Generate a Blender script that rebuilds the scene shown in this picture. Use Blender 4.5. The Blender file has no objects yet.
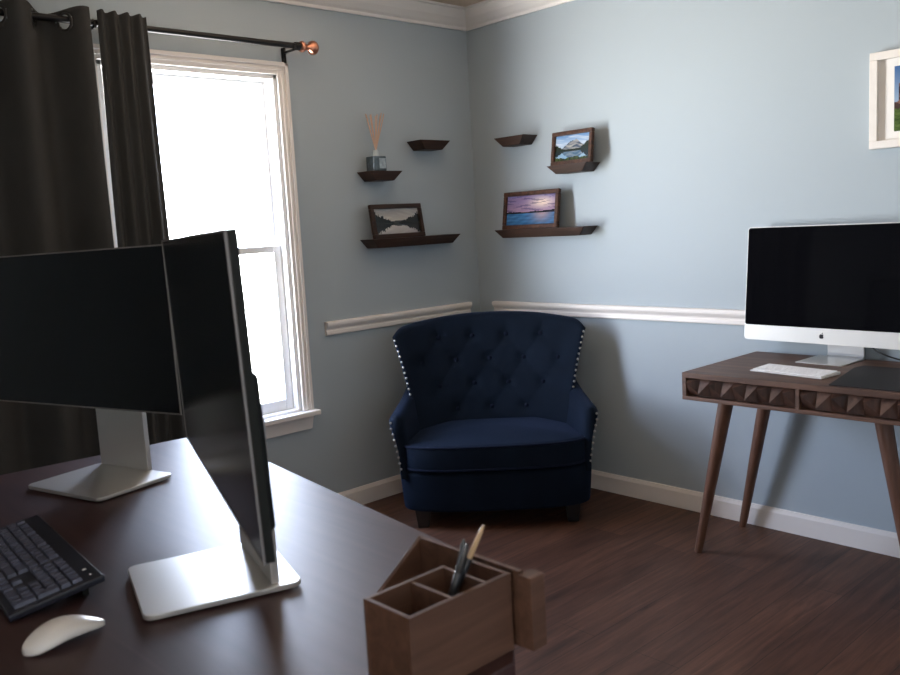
import bpy, bmesh, math, random
from mathutils import Vector, Matrix
sc = bpy.context.scene
col = sc.collection
R = math.radians
PI = math.pi
rnd = random.Random(4)

# ------------------------------------------------------------------ camera
def make_camera():
    yaw, pitch, roll = 0.746283004, 0.129313935, -0.055474036
    f = Vector((math.sin(yaw)*math.cos(pitch), math.cos(yaw)*math.cos(pitch), -math.sin(pitch)))
    r = Vector((math.cos(yaw), -math.sin(yaw), 0))
    u = r.cross(f)
    c, s = math.cos(roll), math.sin(roll)
    r2 = c*r + s*u
    u2 = -s*r + c*u
    cd = bpy.data.cameras.new('camera')
    cam = bpy.data.objects.new('camera', cd)
    col.objects.link(cam)
    m = Matrix((r2, u2, -f)).transposed().to_4x4()
    m.translation = Vector((-3.36073938, -3.37753727, 1.34343087))
    cam.matrix_world = m
    cd.sensor_width = 36.0
    cd.lens = 870.73/900*36
    cd.clip_start = .02
    cd.dof.use_dof = True
    cd.dof.focus_distance = 4.3
    cd.dof.aperture_fstop = 7.5
    sc.camera = cam
make_camera()

# ------------------------------------------------------------------ light
sc.view_settings.view_transform = 'Standard'
sc.view_settings.look = 'None'
sc.view_settings.gamma = 1
sc.view_settings.exposure = 0.0
SKY = 62.0
WARM = (.15, .135, .12)
COOL = (.90, .94, 1.05)
def make_world():
    w = bpy.data.worlds.new('sky')
    sc.world = w
    w.use_nodes = True
    nt = w.node_tree
    nt.nodes.clear()
    o = nt.nodes.new('ShaderNodeOutputWorld')
    b = nt.nodes.new('ShaderNodeBackground')
    tc = nt.nodes.new('ShaderNodeTexCoord')
    sx = nt.nodes.new('ShaderNodeSeparateXYZ')
    cr = nt.nodes.new('ShaderNodeValToRGB')
    mr = nt.nodes.new('ShaderNodeMapRange')
    mr.inputs[1].default_value = -1
    nt.links.new(tc.outputs['Generated'], sx.inputs[0])
    nt.links.new(sx.outputs['Z'], mr.inputs[0])
    nt.links.new(mr.outputs[0], cr.inputs[0])
    e = cr.color_ramp.elements
    e[0].position = 0.25; e[0].color = (1.0, .95, .86, 1)
    e[1].position = 0.56; e[1].color = (.50, .53, .60, 1)
    x = e.new(0.48); x.color = (1.0, .985, .94, 1)
    x = e.new(0.85); x.color = (.18, .24, .36, 1)
    # cooler open sky towards the left wall's window, warmer light on the side behind the camera
    my = nt.nodes.new('ShaderNodeMapRange'); my.inputs[1].default_value = -.35; my.inputs[2].default_value = .35
    nt.links.new(sx.outputs['Y'], my.inputs[0])
    mc = nt.nodes.new('ShaderNodeMix'); mc.data_type = 'RGBA'
    mc.inputs[6].default_value = (*WARM, 1); mc.inputs[7].default_value = (*COOL, 1)
    nt.links.new(my.outputs[0], mc.inputs[0])
    mm = nt.nodes.new('ShaderNodeMix'); mm.data_type = 'RGBA'; mm.blend_type = 'MULTIPLY'; mm.inputs[0].default_value = 1
    nt.links.new(cr.outputs[0], mm.inputs[6]); nt.links.new(mc.outputs[2], mm.inputs[7])
    nt.links.new(mm.outputs[2], b.inputs[0])
    b.inputs[1].default_value = SKY
    nt.links.new(b.outputs[0], o.inputs[0])
make_world()
def area_light(name, loc, rot, sx, sy, power, color=(1, 1, 1), portal=False):
    d = bpy.data.lights.new(name, 'AREA')
    d.shape = 'RECTANGLE'; d.size = sx; d.size_y = sy
    d.energy = power; d.color = color
    d.cycles.is_portal = portal
    o = bpy.data.objects.new(name, d)
    col.objects.link(o)
    o.location = loc; o.rotation_euler = rot
    return o
X0, Y0, H = -4.40, -4.50, 2.44                     # far room walls and ceiling
FILL_WIN_Y = -3.55                                       # unseen window added for weak fill light, in the wall behind the camera
# sky portal in the visible window (emits nothing itself)
area_light('window_portal', (-1.588, .14, 1.28), (R(-90), 0, 0), .80, 1.52, 1, portal=True)
area_light('window_portal', (X0-.14, FILL_WIN_Y, 1.28), (0, R(-90), 0), 1.52, .80, 1, portal=True)  # portal for the added fill window

# ------------------------------------------------------------------ materials
def new_mat(name):
    m = bpy.data.materials.new(name)
    m.use_nodes = True
    nt = m.node_tree
    b = nt.nodes['Principled BSDF']
    return m, nt, b
def mat(name, c, rough=.5, metal=0, spec=None, bump=0, bscale=200, var=0, vscale=6, sheen=0, coat=0):
    m, nt, b = new_mat(name)
    b.inputs['Base Color'].default_value = (*c, 1)
    b.inputs['Roughness'].default_value = rough
    b.inputs['Metallic'].default_value = metal
    if spec is not None: b.inputs['Specular IOR Level'].default_value = spec
    if coat: b.inputs['Coat Weight'].default_value = coat
    if sheen:
        b.inputs['Sheen Weight'].default_value = sheen
        b.inputs['Sheen Roughness'].default_value = .4
        b.inputs['Sheen Tint'].default_value = (.35, .5, 1, 1)
    tc = nt.nodes.new('ShaderNodeTexCoord')
    if var:
        n = nt.nodes.new('ShaderNodeTexNoise'); n.inputs['Scale'].default_value = vscale
        n.inputs['Detail'].default_value = 4
        nt.links.new(tc.outputs['Object'], n.inputs['Vector'])
        mx = nt.nodes.new('ShaderNodeMix'); mx.data_type = 'RGBA'
        mx.inputs[6].default_value = (*[x*(1-var) for x in c], 1)
        mx.inputs[7].default_value = (*[min(1, x*(1+var)) for x in c], 1)
        nt.links.new(n.outputs[0], mx.inputs[0])
        nt.links.new(mx.outputs[2], b.inputs['Base Color'])
    if bump:
        n = nt.nodes.new('ShaderNodeTexNoise'); n.inputs['Scale'].default_value = bscale
        nt.links.new(tc.outputs['Object'], n.inputs['Vector'])
        bp = nt.nodes.new('ShaderNodeBump'); bp.inputs['Strength'].default_value = bump
        bp.inputs['Distance'].default_value = .002
        nt.links.new(n.outputs[0], bp.inputs['Height'])
        nt.links.new(bp.outputs[0], b.inputs['Normal'])
    return m
def wood(name, dark, light, axis=0, scale=1.0, rough=.45, stretch=14, spec=.5):
    m, nt, b = new_mat(name)
    tc = nt.nodes.new('ShaderNodeTexCoord')
    mp = nt.nodes.new('ShaderNodeMapping')
    s = [stretch*3*scale]*3; s[axis] = 2.2*scale
    mp.inputs['Scale'].default_value = s
    nt.links.new(tc.outputs['Object'], mp.inputs[0])
    n = nt.nodes.new('ShaderNodeTexNoise'); n.inputs['Scale'].default_value = 1.0
    n.inputs['Detail'].default_value = 6; n.inputs['Distortion'].default_value = .6
    nt.links.new(mp.outputs[0], n.inputs['Vector'])
    cr = nt.nodes.new('ShaderNodeValToRGB')
    cr.color_ramp.elements[0].position = .3; cr.color_ramp.elements[0].color = (*dark, 1)
    cr.color_ramp.elements[1].position = .72; cr.color_ramp.elements[1].color = (*light, 1)
    nt.links.new(n.outputs[0], cr.inputs[0])
    nt.links.new(cr.outputs[0], b.inputs['Base Color'])
    b.inputs['Roughness'].default_value = rough
    b.inputs['Specular IOR Level'].default_value = spec
    bp = nt.nodes.new('ShaderNodeBump'); bp.inputs['Strength'].default_value = .12
    bp.inputs['Distance'].default_value = .001
    nt.links.new(n.outputs[0], bp.inputs['Height'])
    nt.links.new(bp.outputs[0], b.inputs['Normal'])
    return m
def floor_mat():
    m, nt, b = new_mat('floor_planks')
    tc = nt.nodes.new('ShaderNodeTexCoord')
    br = nt.nodes.new('ShaderNodeTexBrick')
    br.inputs['Scale'].default_value = 1.0
    br.inputs['Brick Width'].default_value = 1.25
    br.inputs['Row Height'].default_value = .155
    br.inputs['Mortar Size'].default_value = .0012
    br.inputs['Mortar Smooth'].default_value = .3
    br.offset = .37
    br.inputs['Color1'].default_value = (.060, .026, .016, 1)
    br.inputs['Color2'].default_value = (.110, .050, .030, 1)
    br.inputs['Mortar'].default_value = (.012, .007, .005, 1)
    nt.links.new(tc.outputs['Object'], br.inputs['Vector'])
    mp = nt.nodes.new('ShaderNodeMapping'); mp.inputs['Scale'].default_value = (2.5, 34, 1)
    nt.links.new(tc.outputs['Object'], mp.inputs[0])
    n = nt.nodes.new('ShaderNodeTexNoise'); n.inputs['Scale'].default_value = 1.0
    n.inputs['Detail'].default_value = 8; n.inputs['Roughness'].default_value = .65
    n.inputs['Distortion'].default_value = .8
    nt.links.new(mp.outputs[0], n.inputs['Vector'])
    cr = nt.nodes.new('ShaderNodeValToRGB')
    cr.color_ramp.elements[0].position = .3; cr.color_ramp.elements[0].color = (.35, .33, .33, 1)
    cr.color_ramp.elements[1].position = .75; cr.color_ramp.elements[1].color = (1.5, 1.45, 1.4, 1)
    nt.links.new(n.outputs[0], cr.inputs[0])
    mx = nt.nodes.new('ShaderNodeMix'); mx.data_type = 'RGBA'; mx.blend_type = 'MULTIPLY'
    mx.inputs[0].default_value = 1
    nt.links.new(br.outputs['Color'], mx.inputs[6]); nt.links.new(cr.outputs[0], mx.inputs[7])
    nt.links.new(mx.outputs[2], b.inputs['Base Color'])
    b.inputs['Roughness'].default_value = .5
    b.inputs['Specular IOR Level'].default_value = .35
    bp = nt.nodes.new('ShaderNodeBump'); bp.inputs['Strength'].default_value = .15
    bp.inputs['Distance'].default_value = .001
    nt.links.new(n.outputs[0], bp.inputs['Height'])
    nt.links.new(bp.outputs[0], b.inputs['Normal'])
    return m
def glass_mat():
    m = bpy.data.materials.new('window_glass'); m.use_nodes = True
    nt = m.node_tree; nt.nodes.clear()
    o = nt.nodes.new('ShaderNodeOutputMaterial')
    t = nt.nodes.new('ShaderNodeBsdfTransparent'); t.inputs[0].default_value = (.97, .98, .97, 1)
    g = nt.nodes.new('ShaderNodeBsdfGlossy'); g.inputs['Roughness'].default_value = .02
    mx = nt.nodes.new('ShaderNodeMixShader'); mx.inputs[0].default_value = .05
    nt.links.new(t.outputs[0], mx.inputs[1]); nt.links.new(g.outputs[0], mx.inputs[2])
    nt.links.new(mx.outputs[0], o.inputs[0])
    return m
def attr_mat(name, rough=.25):
    m, nt, b = new_mat(name)
    a = nt.nodes.new('ShaderNodeVertexColor'); a.layer_name = 'print'
    nt.links.new(a.outputs[0], b.inputs['Base Color'])
    b.inputs['Roughness'].default_value = rough
    return m
M = {}
M['wall'] = mat('wall_paint', (.380, .428, .457), .62, spec=.3, bump=.12, bscale=140)
M['ceiling'] = mat('ceiling_paint', (.62, .48, .36), .8, bump=.1)
M['trim'] = mat('white_trim_paint', (.80, .74, .69), .42)
M['vinyl'] = mat('white_vinyl', (.85, .84, .83), .35)
M['floor'] = floor_mat()
M['glass'] = glass_mat()
M['desk'] = wood('espresso_desk_wood', (.034, .015, .015), (.056, .026, .025), 1, 1.0, .44, spec=.42)
M['desk_dark'] = mat('espresso_desk_base', (.012, .007, .006), .5)
M['walnut'] = wood('dark_walnut', (.018, .009, .006), (.055, .026, .015), 0, 1.2, .45, spec=.22)
M['walnut_y'] = wood('dark_walnut_along_wall', (.026, .011, .006), (.095, .040, .021), 1, 1.2, .45, spec=.22)
M['desk2'] = wood('brown_acacia', (.055, .026, .017), (.150, .078, .050), 1, 1.0, .5)
M['drawer'] = wood('acacia_drawer_shaded', (.035, .017, .012), (.120, .062, .044), 2, 1.0, .42)  # acacia darkened so its colour carries the shade of the drawer recess
M['leg2'] = wood('reddish_leg_wood', (.095, .042, .024), (.165, .076, .044), 2, 1.2, .45)
M['org'] = wood('organizer_wood', (.062, .028, .016), (.125, .060, .036), 0, 2.0, .55, 9)
M['velvet'] = mat('navy_velvet', (.0042, .0085, .0175), .85, spec=.10, sheen=.07, var=.35, vscale=9, bump=.1, bscale=500)
M['velvet_welt'] = mat('navy_velvet_welt', (.005, .008, .020), .85, spec=.12, sheen=.1)
M['black_wood'] = mat('black_leg_wood', (.008, .007, .007), .4)
M['nail'] = mat('pewter_nailheads', (.60, .58, .55), .3, 1)
M['curtain'] = mat('charcoal_curtain', (.050, .048, .045), .9, spec=.1, bump=.3, bscale=700)
M['rod'] = mat('black_rod_metal', (.012, .011, .011), .35, .6)
M['copper'] = mat('copper_finial', (.62, .27, .17), .28, 1)
M['nickel'] = mat('dark_bronze_grommet', (.10, .095, .09), .4, .9)
M['screen'] = mat('black_screen', (.004, .005, .006), .20, spec=.35)
M['screen2'] = mat('black_glass_screen', (.003, .003, .004), .06, spec=.3)
M['bezel'] = mat('silver_bezel', (.22, .20, .19), .45, .5)
M['blackplastic'] = mat('black_plastic', (.008, .009, .008), .6, spec=.2)
M['silver'] = mat('silver_stand_metal', (.66, .64, .61), .38, .75)
M['alu'] = mat('aluminium', (.62, .605, .57), .42, .2)
M['alu_stand'] = mat('aluminium_stand', (.70, .70, .69), .34, .8)
M['white_gloss'] = mat('white_gloss_plastic', (.78, .75, .71), .36, coat=.1)
M['white_key'] = mat('white_key_plastic', (.86, .85, .84), .4)
M['kb'] = mat('navy_black_keyboard_plastic', (.016, .018, .030), .38)
M['key'] = mat('dark_key_plastic', (.058, .064, .110), .5, spec=.9)
M['mat'] = mat('black_desk_mat', (.008, .0085, .011), .6, spec=.3)
M['white_frame'] = mat('whitewashed_frame', (.78, .72, .66), .5, var=.06, vscale=30)
M['paper'] = mat('white_mat_board', (.82, .78, .73), .7)
M['groove'] = mat('dark_frame_groove', (.10, .07, .055), .6)
M['reed'] = mat('natural_reed', (.62, .40, .28), .7)
M['bottle'] = mat('dark_patterned_bottle', (.06, .085, .10), .12, var=.8, vscale=60)
M['neckglass'] = mat('clear_grey_glass', (.45, .50, .52), .15)
M['print'] = attr_mat('photo_print')
M['pen'] = mat('black_pen_plastic', (.015, .016, .018), .3)
M['pen_grey'] = mat('slate_pen_plastic', (.05, .06, .065), .35)
M['brass'] = mat('tan_pen_wood', (.45, .30, .16), .4)
M['cable'] = mat('black_cable', (.02, .02, .02), .5)
M['outdoor'] = mat('black_apple', (.004, .004, .005), .3)

# ------------------------------------------------------------------ mesh helpers
class MB:
    def __init__(s): s.bm = bmesh.new()
    def hexa(s, lo, hi):
        """lo, hi: four points each (ccw seen from above)"""
        a = [s.bm.verts.new(p) for p in lo]; b = [s.bm.verts.new(p) for p in hi]
        f = s.bm.faces.new
        f(a[::-1]); f(b)
        for i in range(4): f((a[i], a[(i+1) % 4], b[(i+1) % 4], b[i]))
        return s
    def box(s, x0, x1, y0, y1, z0, z1):
        return s.hexa([(x0, y0, z0), (x1, y0, z0), (x1, y1, z0), (x0, y1, z0)],
                      [(x0, y0, z1), (x1, y0, z1), (x1, y1, z1), (x0, y1, z1)])
    def prism(s, poly, fn):
        """poly list; fn(p, k) -> 3D for k=0,1"""
        a = [s.bm.verts.new(fn(p, 0)) for p in poly]; b = [s.bm.verts.new(fn(p, 1)) for p in poly]
        s.bm.faces.new(a[::-1]); s.bm.faces.new(b)
        n = len(poly)
        for i in range(n): s.bm.faces.new((a[i], a[(i+1) % n], b[(i+1) % n], b[i]))
        return s
    def tube(s, pts, rads, n=14, cap=True):
        pts = [Vector(p) for p in pts]
        if not isinstance(rads, (list, tuple)): rads = [rads]*len(pts)
        rings = []
        up = None
        for i, p in enumerate(pts):
            t = (pts[min(i+1, len(pts)-1)]-pts[max(i-1, 0)]).normalized()
            if up is None:
                up = Vector((0, 0, 1)) if abs(t.z) < .9 else Vector((1, 0, 0))
            a = t.cross(up).normalized(); b = a.cross(t).normalized(); up = b
            rings.append([s.bm.verts.new(p+rads[i]*(math.cos(2*PI*k/n)*a+math.sin(2*PI*k/n)*b)) for k in range(n)])
        for i in range(len(rings)-1):
            for k in range(n):
                s.bm.faces.new((rings[i][k], rings[i][(k+1) % n], rings[i+1][(k+1) % n], rings[i+1][k]))
        if cap:
            s.bm.faces.new(rings[0][::-1]); s.bm.faces.new(rings[-1])
        return s
    def grid(s, fn, nu, nv, closed_u=False):
        v = [[s.bm.verts.new(fn(i/nu, j/nv)) for j in range(nv+1)] for i in range(nu if closed_u else nu+1)]
        k = len(v)
        for i in range(nu):
            for j in range(nv):
                s.bm.faces.new((v[i][j], v[(i+1) % k][j], v[(i+1) % k][j+1], v[i][j+1]))
        return v
    def sphere(s, c, r, n=8, m=5, sq=(1, 1, 1)):
        c = Vector(c)
        top = s.bm.verts.new(c+Vector((0, 0, r*sq[2]))); bot = s.bm.verts.new(c-Vector((0, 0, r*sq[2])))
        rings = []
        for j in range(1, m):
            a = PI*j/m
            rings.append([s.bm.verts.new(c+Vector((r*sq[0]*math.sin(a)*math.cos(2*PI*k/n), r*sq[1]*math.sin(a)*math.sin(2*PI*k/n), r*sq[2]*math.cos(a)))) for k in range(n)])
        for k in range(n):
            s.bm.faces.new((top, rings[0][k], rings[0][(k+1) % n]))
            s.bm.faces.new((bot, rings[-1][(k+1) % n], rings[-1][k]))
            for j in range(len(rings)-1):
                s.bm.faces.new((rings[j][k], rings[j+1][k], rings[j+1][(k+1) % n], rings[j][(k+1) % n]))
        return s
    def build(s, name, m, parent=None, smooth=False, bevel=0, seg=2, label=None, angle=35):
        s.bm.normal_update()
        bmesh.ops.recalc_face_normals(s.bm, faces=s.bm.faces[:])
        me = bpy.data.meshes.new(name)
        s.bm.to_mesh(me); s.bm.free()
        o = bpy.data.objects.new(name, me)
        col.objects.link(o)
        me.materials.append(m)
        if smooth:
            for p in me.polygons: p.use_smooth = True
            try: me.set_sharp_from_angle(angle=R(angle))
            except Exception: pass
        if bevel:
            b = o.modifiers.new('bevel', 'BEVEL'); b.width = bevel; b.segments = seg
            b.limit_method = 'ANGLE'; b.angle_limit = R(40)
        if parent is not None: o.parent = parent
        if label: o['label'] = label
        return o
def box(name, m, x0, x1, y0, y1, z0, z1, parent=None, bevel=0, label=None):
    return MB().box(x0, x1, y0, y1, z0, z1).build(name, m, parent, bevel=bevel, label=label)
def tag(o, label, cat, group=None):
    o['label'] = label; o['category'] = cat
    if group: o['group'] = group
    return o
def thing(name, label, cat, loc=(0, 0, 0), rot=(0, 0, 0), group=None):
    o = bpy.data.objects.new(name, None); col.objects.link(o)
    o.empty_display_size = .05
    o.location = loc; o.rotation_euler = rot
    return tag(o, label, cat, group)
def struct(o):
    o['kind'] = 'structure'
    return o

# ------------------------------------------------------------------ room
WL, WR, WB, WT = -1.985, -1.192, .526, 2.035      # window opening
struct(box('floor', M['floor'], X0-.12, .12, Y0-.12, .12, -.08, 0))
struct(box('ceiling', M['ceiling'], X0-.12, .12, Y0-.12, .12, H, H+.08))
w = MB()
w.box(X0-.12, WL, 0, .12, 0, H).box(WR, .12, 0, .12, 0, H)
w.box(WL, WR, 0, .12, 0, WB-.03).box(WL, WR, 0, .12, WT, H)
struct(w.build('wall_left', M['wall']))
struct(box('wall_right', M['wall'], 0, .12, Y0-.12, 0, 0, H))
struct(box('wall_back', M['wall'], X0-.12, 0, Y0-.12, Y0, 0, H))
w = MB()
hw = (WR-WL)/2
w.box(X0-.12, X0, Y0, FILL_WIN_Y-hw, 0, H).box(X0-.12, X0, FILL_WIN_Y+hw, 0, 0, H)
w.box(X0-.12, X0, FILL_WIN_Y-hw, FILL_WIN_Y+hw, 0, WB-.03).box(X0-.12, X0, FILL_WIN_Y-hw, FILL_WIN_Y+hw, WT, H)
struct(w.build('wall_front', M['wall']))
def along_x(poly, x0, x1):    # poly of (out, z)
    return lambda p, k: ((x0, x1)[k], -p[0], p[1])
def along_y(poly, y0, y1):
    return lambda p, k: (-p[0], (y0, y1)[k], p[1])
crown = [(0, 2.345), (.012, 2.345), (.016, 2.358), (.030, 2.368), (.055, 2.392), (.072, 2.418), (.078, 2.428), (.090, 2.430), (.090, 2.44), (0, 2.44)]
struct(MB().prism(crown, along_x(crown, X0, 0)).build('trim_1', M['trim']))
struct(MB().prism(crown, along_y(crown, Y0, 0)).build('trim_2', M['trim']))
base = [(0, 0), (.014, 0), (.014, .074), (.011, .082), (.008, .0913), (0, .0913)]
struct(MB().prism(base, along_x(base, X0, 0)).build('baseboard_left', M['trim']))
struct(MB().prism(base, along_y(base, Y0, -.014)).build('baseboard_right', M['trim']))
rail = [(0, .857), (.012, .857), (.015, .862), (.015, .876), (.012, .880), (.013, .886), (.020, .893), (.026, .903), (.027, .913), (.024, .920), (0, .921)]
struct(MB().prism(rail, along_x(rail, -1.033, -.086)).build('trim_3', M['trim']))
struct(MB().prism(rail, along_y(rail, -2.75, -.118)).build('trim_4', M['trim']))

# window: frame, casing, stool, apron, two sashes with a pane each
def window(name, loc=None, rz=0):
    WL, WR = -1.985, -1.192
    if loc: WL, WR = -hw, hw
    cw = .054
    f = MB()
    # jamb liner
    j = MB()
    j.box(WL-.0, WL+.020, .0, .13, WB, WT).box(WR-.020, WR, .0, .13, WB, WT)
    j.box(WL, WR, .0, .13, WT-.020, WT).box(WL, WR, .0, .13, WB-.03, WB+.012)
    win = struct(j.build(name, M['vinyl'], bevel=.003))
    if loc: win.location = loc; win.rotation_euler = (0, 0, rz)
    cs = MB()
    def cas(a, b, c, d, t): cs.box(a, b, -t, -.0005, c, d)
    for x0, x1 in ((WL-cw, WL), (WR, WR+cw)):
        left = x0 < WL
        cas(x0, x1, WB, WT+cw, .012)
        o0, o1 = (x0, x0+.018) if left else (x1-.018, x1)
        cas(o0, o1, WB, WT+cw, .021)
        o0, o1 = (x0+.024, x0+.036) if left else (x1-.036, x1-.024)
        cas(o0, o1, WB, WT+.03, .017)
    cas(WL, WR, WT, WT+cw, .012)
    cas(WL-cw, WR+cw, WT+cw-.018, WT+cw, .021)
    cas(WL-.03, WR+.03, WT+.018, WT+.030, .017)
    cs.build('window_casing', M['trim'], win, bevel=.003)
    st = MB()
    st.box(WL-cw-.018, WR+cw+.018, -.050, -.0005, WB-.024, WB)
    st.box(WL, WR, -.0005, .02, WB-.024, WB)
    st.build('window_sill', M['trim'], win, bevel=.005)
    ap = MB().prism([(WL-cw, WB-.024), (WR+cw, WB-.024), (WR+cw-.014, WB-.088), (WL-cw+.014, WB-.088)],
                    lambda p, k: (p[0], (-.016, -.0005)[k], p[1]))
    ap.build('window_apron', M['trim'], win, bevel=.003)
    a, b = WL+.020, WR-.020
    def sash(y0, y1, z0, z1, sw, bw, tw):
        s = MB()
        s.box(a, a+sw, y0, y1, z0, z1).box(b-sw, b, y0, y1, z0, z1)
        s.box(a+sw, b-sw, y0, y1, z0, z0+bw).box(a+sw, b-sw, y0, y1, z1-tw, z1)
        o = s.build('window_sash', M['vinyl'], win, bevel=.004)
        g = MB().box(a+sw-.004, b-sw+.004, (y0+y1)/2-.002, (y0+y1)/2+.002, z0+bw-.004, z1-tw+.004)
        g.build('pane', M['glass'], o)
    sash(.078, .110, 1.262, WT-.020, .040, .030, .042)
    sash(.036, .068, WB+.012, 1.290, .040, .050, .030)
window('window_1')
window('fill_window', (X0, FILL_WIN_Y, 0), R(90))  # assumed opening out of view, added to let in a little fill light

# ------------------------------------------------------------------ curtain rod and curtains
def curtain_rod():
    t = thing('curtain_rod', 'black metal curtain rod with a round copper finial above the window', 'curtain rod', (-1.15, -.09, 2.147))
    MB().tube([(-2.2, 0, 0), (.012, 0, 0)], .0125).build('rod', M['rod'], t, True)
    MB().tube([(.008, 0, 0), (.012, 0, 0), (.03, 0, 0), (.034, 0, 0)], [.0165, .0175, .0175, .014], 18).build('end_collar', M['rod'], t, True)
    pts, rad = [], []
    for x, r_ in ((.034, .013), (.036, .021), (.044, .0245), (.053, .022), (.058, .015), (.064, .0125), (.072, .0125), (.078, .016), (.083, .023), (.092, .0290), (.101, .0310), (.110, .0290), (.118, .023), (.123, .015), (.125, .006)):
        pts.append((x, 0, 0)); rad.append(r_)
    MB().tube(pts, rad, 24).build('finial', M['copper'], t, True, label='round turned copper finial')
    for x in (-.002, -.865):
        b = MB().box(x-.005, x+.005, .066, .0895, -.062, .004)
        b.box(x-.004, x+.004, -.006, .067, -.022, -.0127)
        b.box(x-.004, x+.004, -.020, -.013, -.022, .006)
        b.build('bracket', M['rod'], t, bevel=.001)
curtain_rod()
def curtain(name, label, x0, x1, xb0, xb1, lam, xc, A0, A1, ztop, zbot, grommets, nu, yc=-.09):
    root = thing(name, label, 'curtain', ((x0+x1)/2, -.09, zbot), group='charcoal curtain panels')
    ox, oy, oz = root.location
    f = MB()
    def fn(u, v):
        z = ztop + (zbot-ztop)*v
        k = min(1, v*1.15)
        xt = x0+(x1-x0)*u; xb = xb0+(xb1-xb0)*u
        x = xt+(xb-xt)*k
        ph = 2*PI*(xt-xc)/lam
        lift = .010 if yc == -.09 else .003
        A = A0+(A1-A0)*k
        y = yc + A*math.cos(ph) + .010*k*math.sin(ph*.53+1.3) + .004*math.sin(9*z+5*u)*k
        if v < .02: z += lift*-math.cos(ph)
        return (x-ox, y-oy, z-oz)
    f.grid(fn, nu, 150)
    # holes where the rod passes through the grommets
    kill = []
    for fc in (f.bm.faces if yc == -.09 else []):
        c = fc.calc_center_median()
        if math.hypot(c.y+oy+.09, c.z+oz-2.1385) < .028: kill.append(fc)
    bmesh.ops.delete(f.bm, geom=kill, context='FACES')
    o = f.build('fabric', M['curtain'], root, True, angle=180)
    s = o.modifiers.new('thick', 'SOLIDIFY'); s.thickness = .003
    for gx, slope in grommets:
        g = MB()
        def ring(u, v, gx=gx, slope=slope):
            a, b = 2*PI*u, 2*PI*v
            rr = .0300+.0055*math.cos(b)
            X, Z, Y = rr*math.cos(a), rr*math.sin(a), .004*math.sin(b)
            c, s_ = math.cos(slope), math.sin(slope)
            return (gx-ox+X*c-Y*s_, -.09-oy+X*s_+Y*c, 2.1385-oz+Z)
        g.grid(ring, 24, 10, True)
        g.build('grommet', M['nickel'], root, True, label='metal grommet ring on the rod')
curtain('curtain', 'wide charcoal grommet curtain panel at left edge, behind the left monitor', -2.94, -2.045, -2.98, -2.045, .22, -2.1725, .052, .050, 2.180, .006,
        [(-2.2275, R(62)), (-2.1175, R(-62)), (-2.4475, R(62)), (-2.3375, R(-62))], 200)
curtain('curtain', 'narrow bunched charcoal curtain panel covering left side of the window glass', -2.010, -1.822, -2.040, -1.806, .0475, -1.9725, .013, .015, 2.186, .006, [], 150, -.122)

# ------------------------------------------------------------------ picture ledges
def shelf_mesh(w_, d=.11, h=.045, ins=.042):
    b = MB()
    b.hexa([(-w_/2+ins, -d+.018, -h), (w_/2-ins, -d+.018, -h), (w_/2-ins, 0, -h), (-w_/2+ins, 0, -h)],
           [(-w_/2, -d, 0), (w_/2, -d, 0), (w_/2, 0, 0), (-w_/2, 0, 0)])
    return b
def shelf(label, a, b, z, h, wall):
    s = shelf_mesh(abs(b-a), h=h)
    o = s.build('wall_shelf', M['walnut'], bevel=.003)
    if wall == 'L':
        o.location = ((a+b)/2, -.0005, z)
    else:
        o.location = (-.0005, (a+b)/2, z); o.rotation_euler = (0, 0, R(-90))
    tag(o, label, 'shelf', 'dark wood ledge shelves by the corner')
shelf('long dark wood ledge on window wall holding grey lake photo', -.795, -.222, 1.2915, .044, 'L')
shelf('short dark wood ledge on window wall holding the reed diffuser', -.786, -.588, 1.612, .045, 'L')
shelf('short empty dark wood ledge on window wall, right of the reeds', -.462, -.260, 1.763, .045, 'L')
shelf('long brown ledge on right wall holding purple sunset photo', -.822, -.240, 1.299, .042, 'R')
shelf('short brown ledge on right wall holding mountain lake photo', -.848, -.606, 1.592, .040, 'R')
shelf('short empty brown ledge on right wall, nearest the corner', -.468, -.267, 1.759, .044, 'R')

# ------------------------------------------------------------------ photos
def noise1(x, seed):
    return sum(math.sin(x*f_+seed*1.7*k)*a for k, (f_, a) in enumerate(((3.1, .5), (7.3, .27), (15.7, .14), (33.1, .08)), 1))
def noise2(x, y, s):
    return (math.sin(x*5.1+s+2*math.sin(y*3.7+s))+math.sin(y*11.3-s+1.7*math.sin(x*6.1))+.6*math.sin(x*17+y*23+s))/2.6
def lerp(a, b, t): return tuple(a[i]+(b[i]-a[i])*t for i in range(3))
def paint_grey_lake(x, y):
    # conifers on both banks, pale sky, mirror water
    hz = .42
    r = random.Random(int(x*60)*31+7).random()
    yy = y if y > hz else hz+(hz-y)*.95
    tree_l = hz+max(0, (.50-x*1.15))*.95*(.75+.45*r)
    tree_r = hz+max(0, (x-.52))*.82*(.75+.45*r)
    hill = hz+.09+.03*noise1(x*2, 2)
    if y > hz-.015 and y < hz+.012: return (.05, .055, .04)
    if yy < max(tree_l, tree_r): return (.018, .022, .016) if y > hz else (.022, .026, .02)
    if yy < hill: return (.10, .11, .10) if y > hz else (.09, .10, .09)
    c = lerp((.72, .66, .60), (.42, .42, .42), min(1, (yy-hz)/.58))
    c = lerp(c, (.82, .78, .72), max(0, noise2(x*1.5, yy*2, 1))*.5)
    return c if y > hz else lerp(c, (.5, .5, .5), .3)
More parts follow.
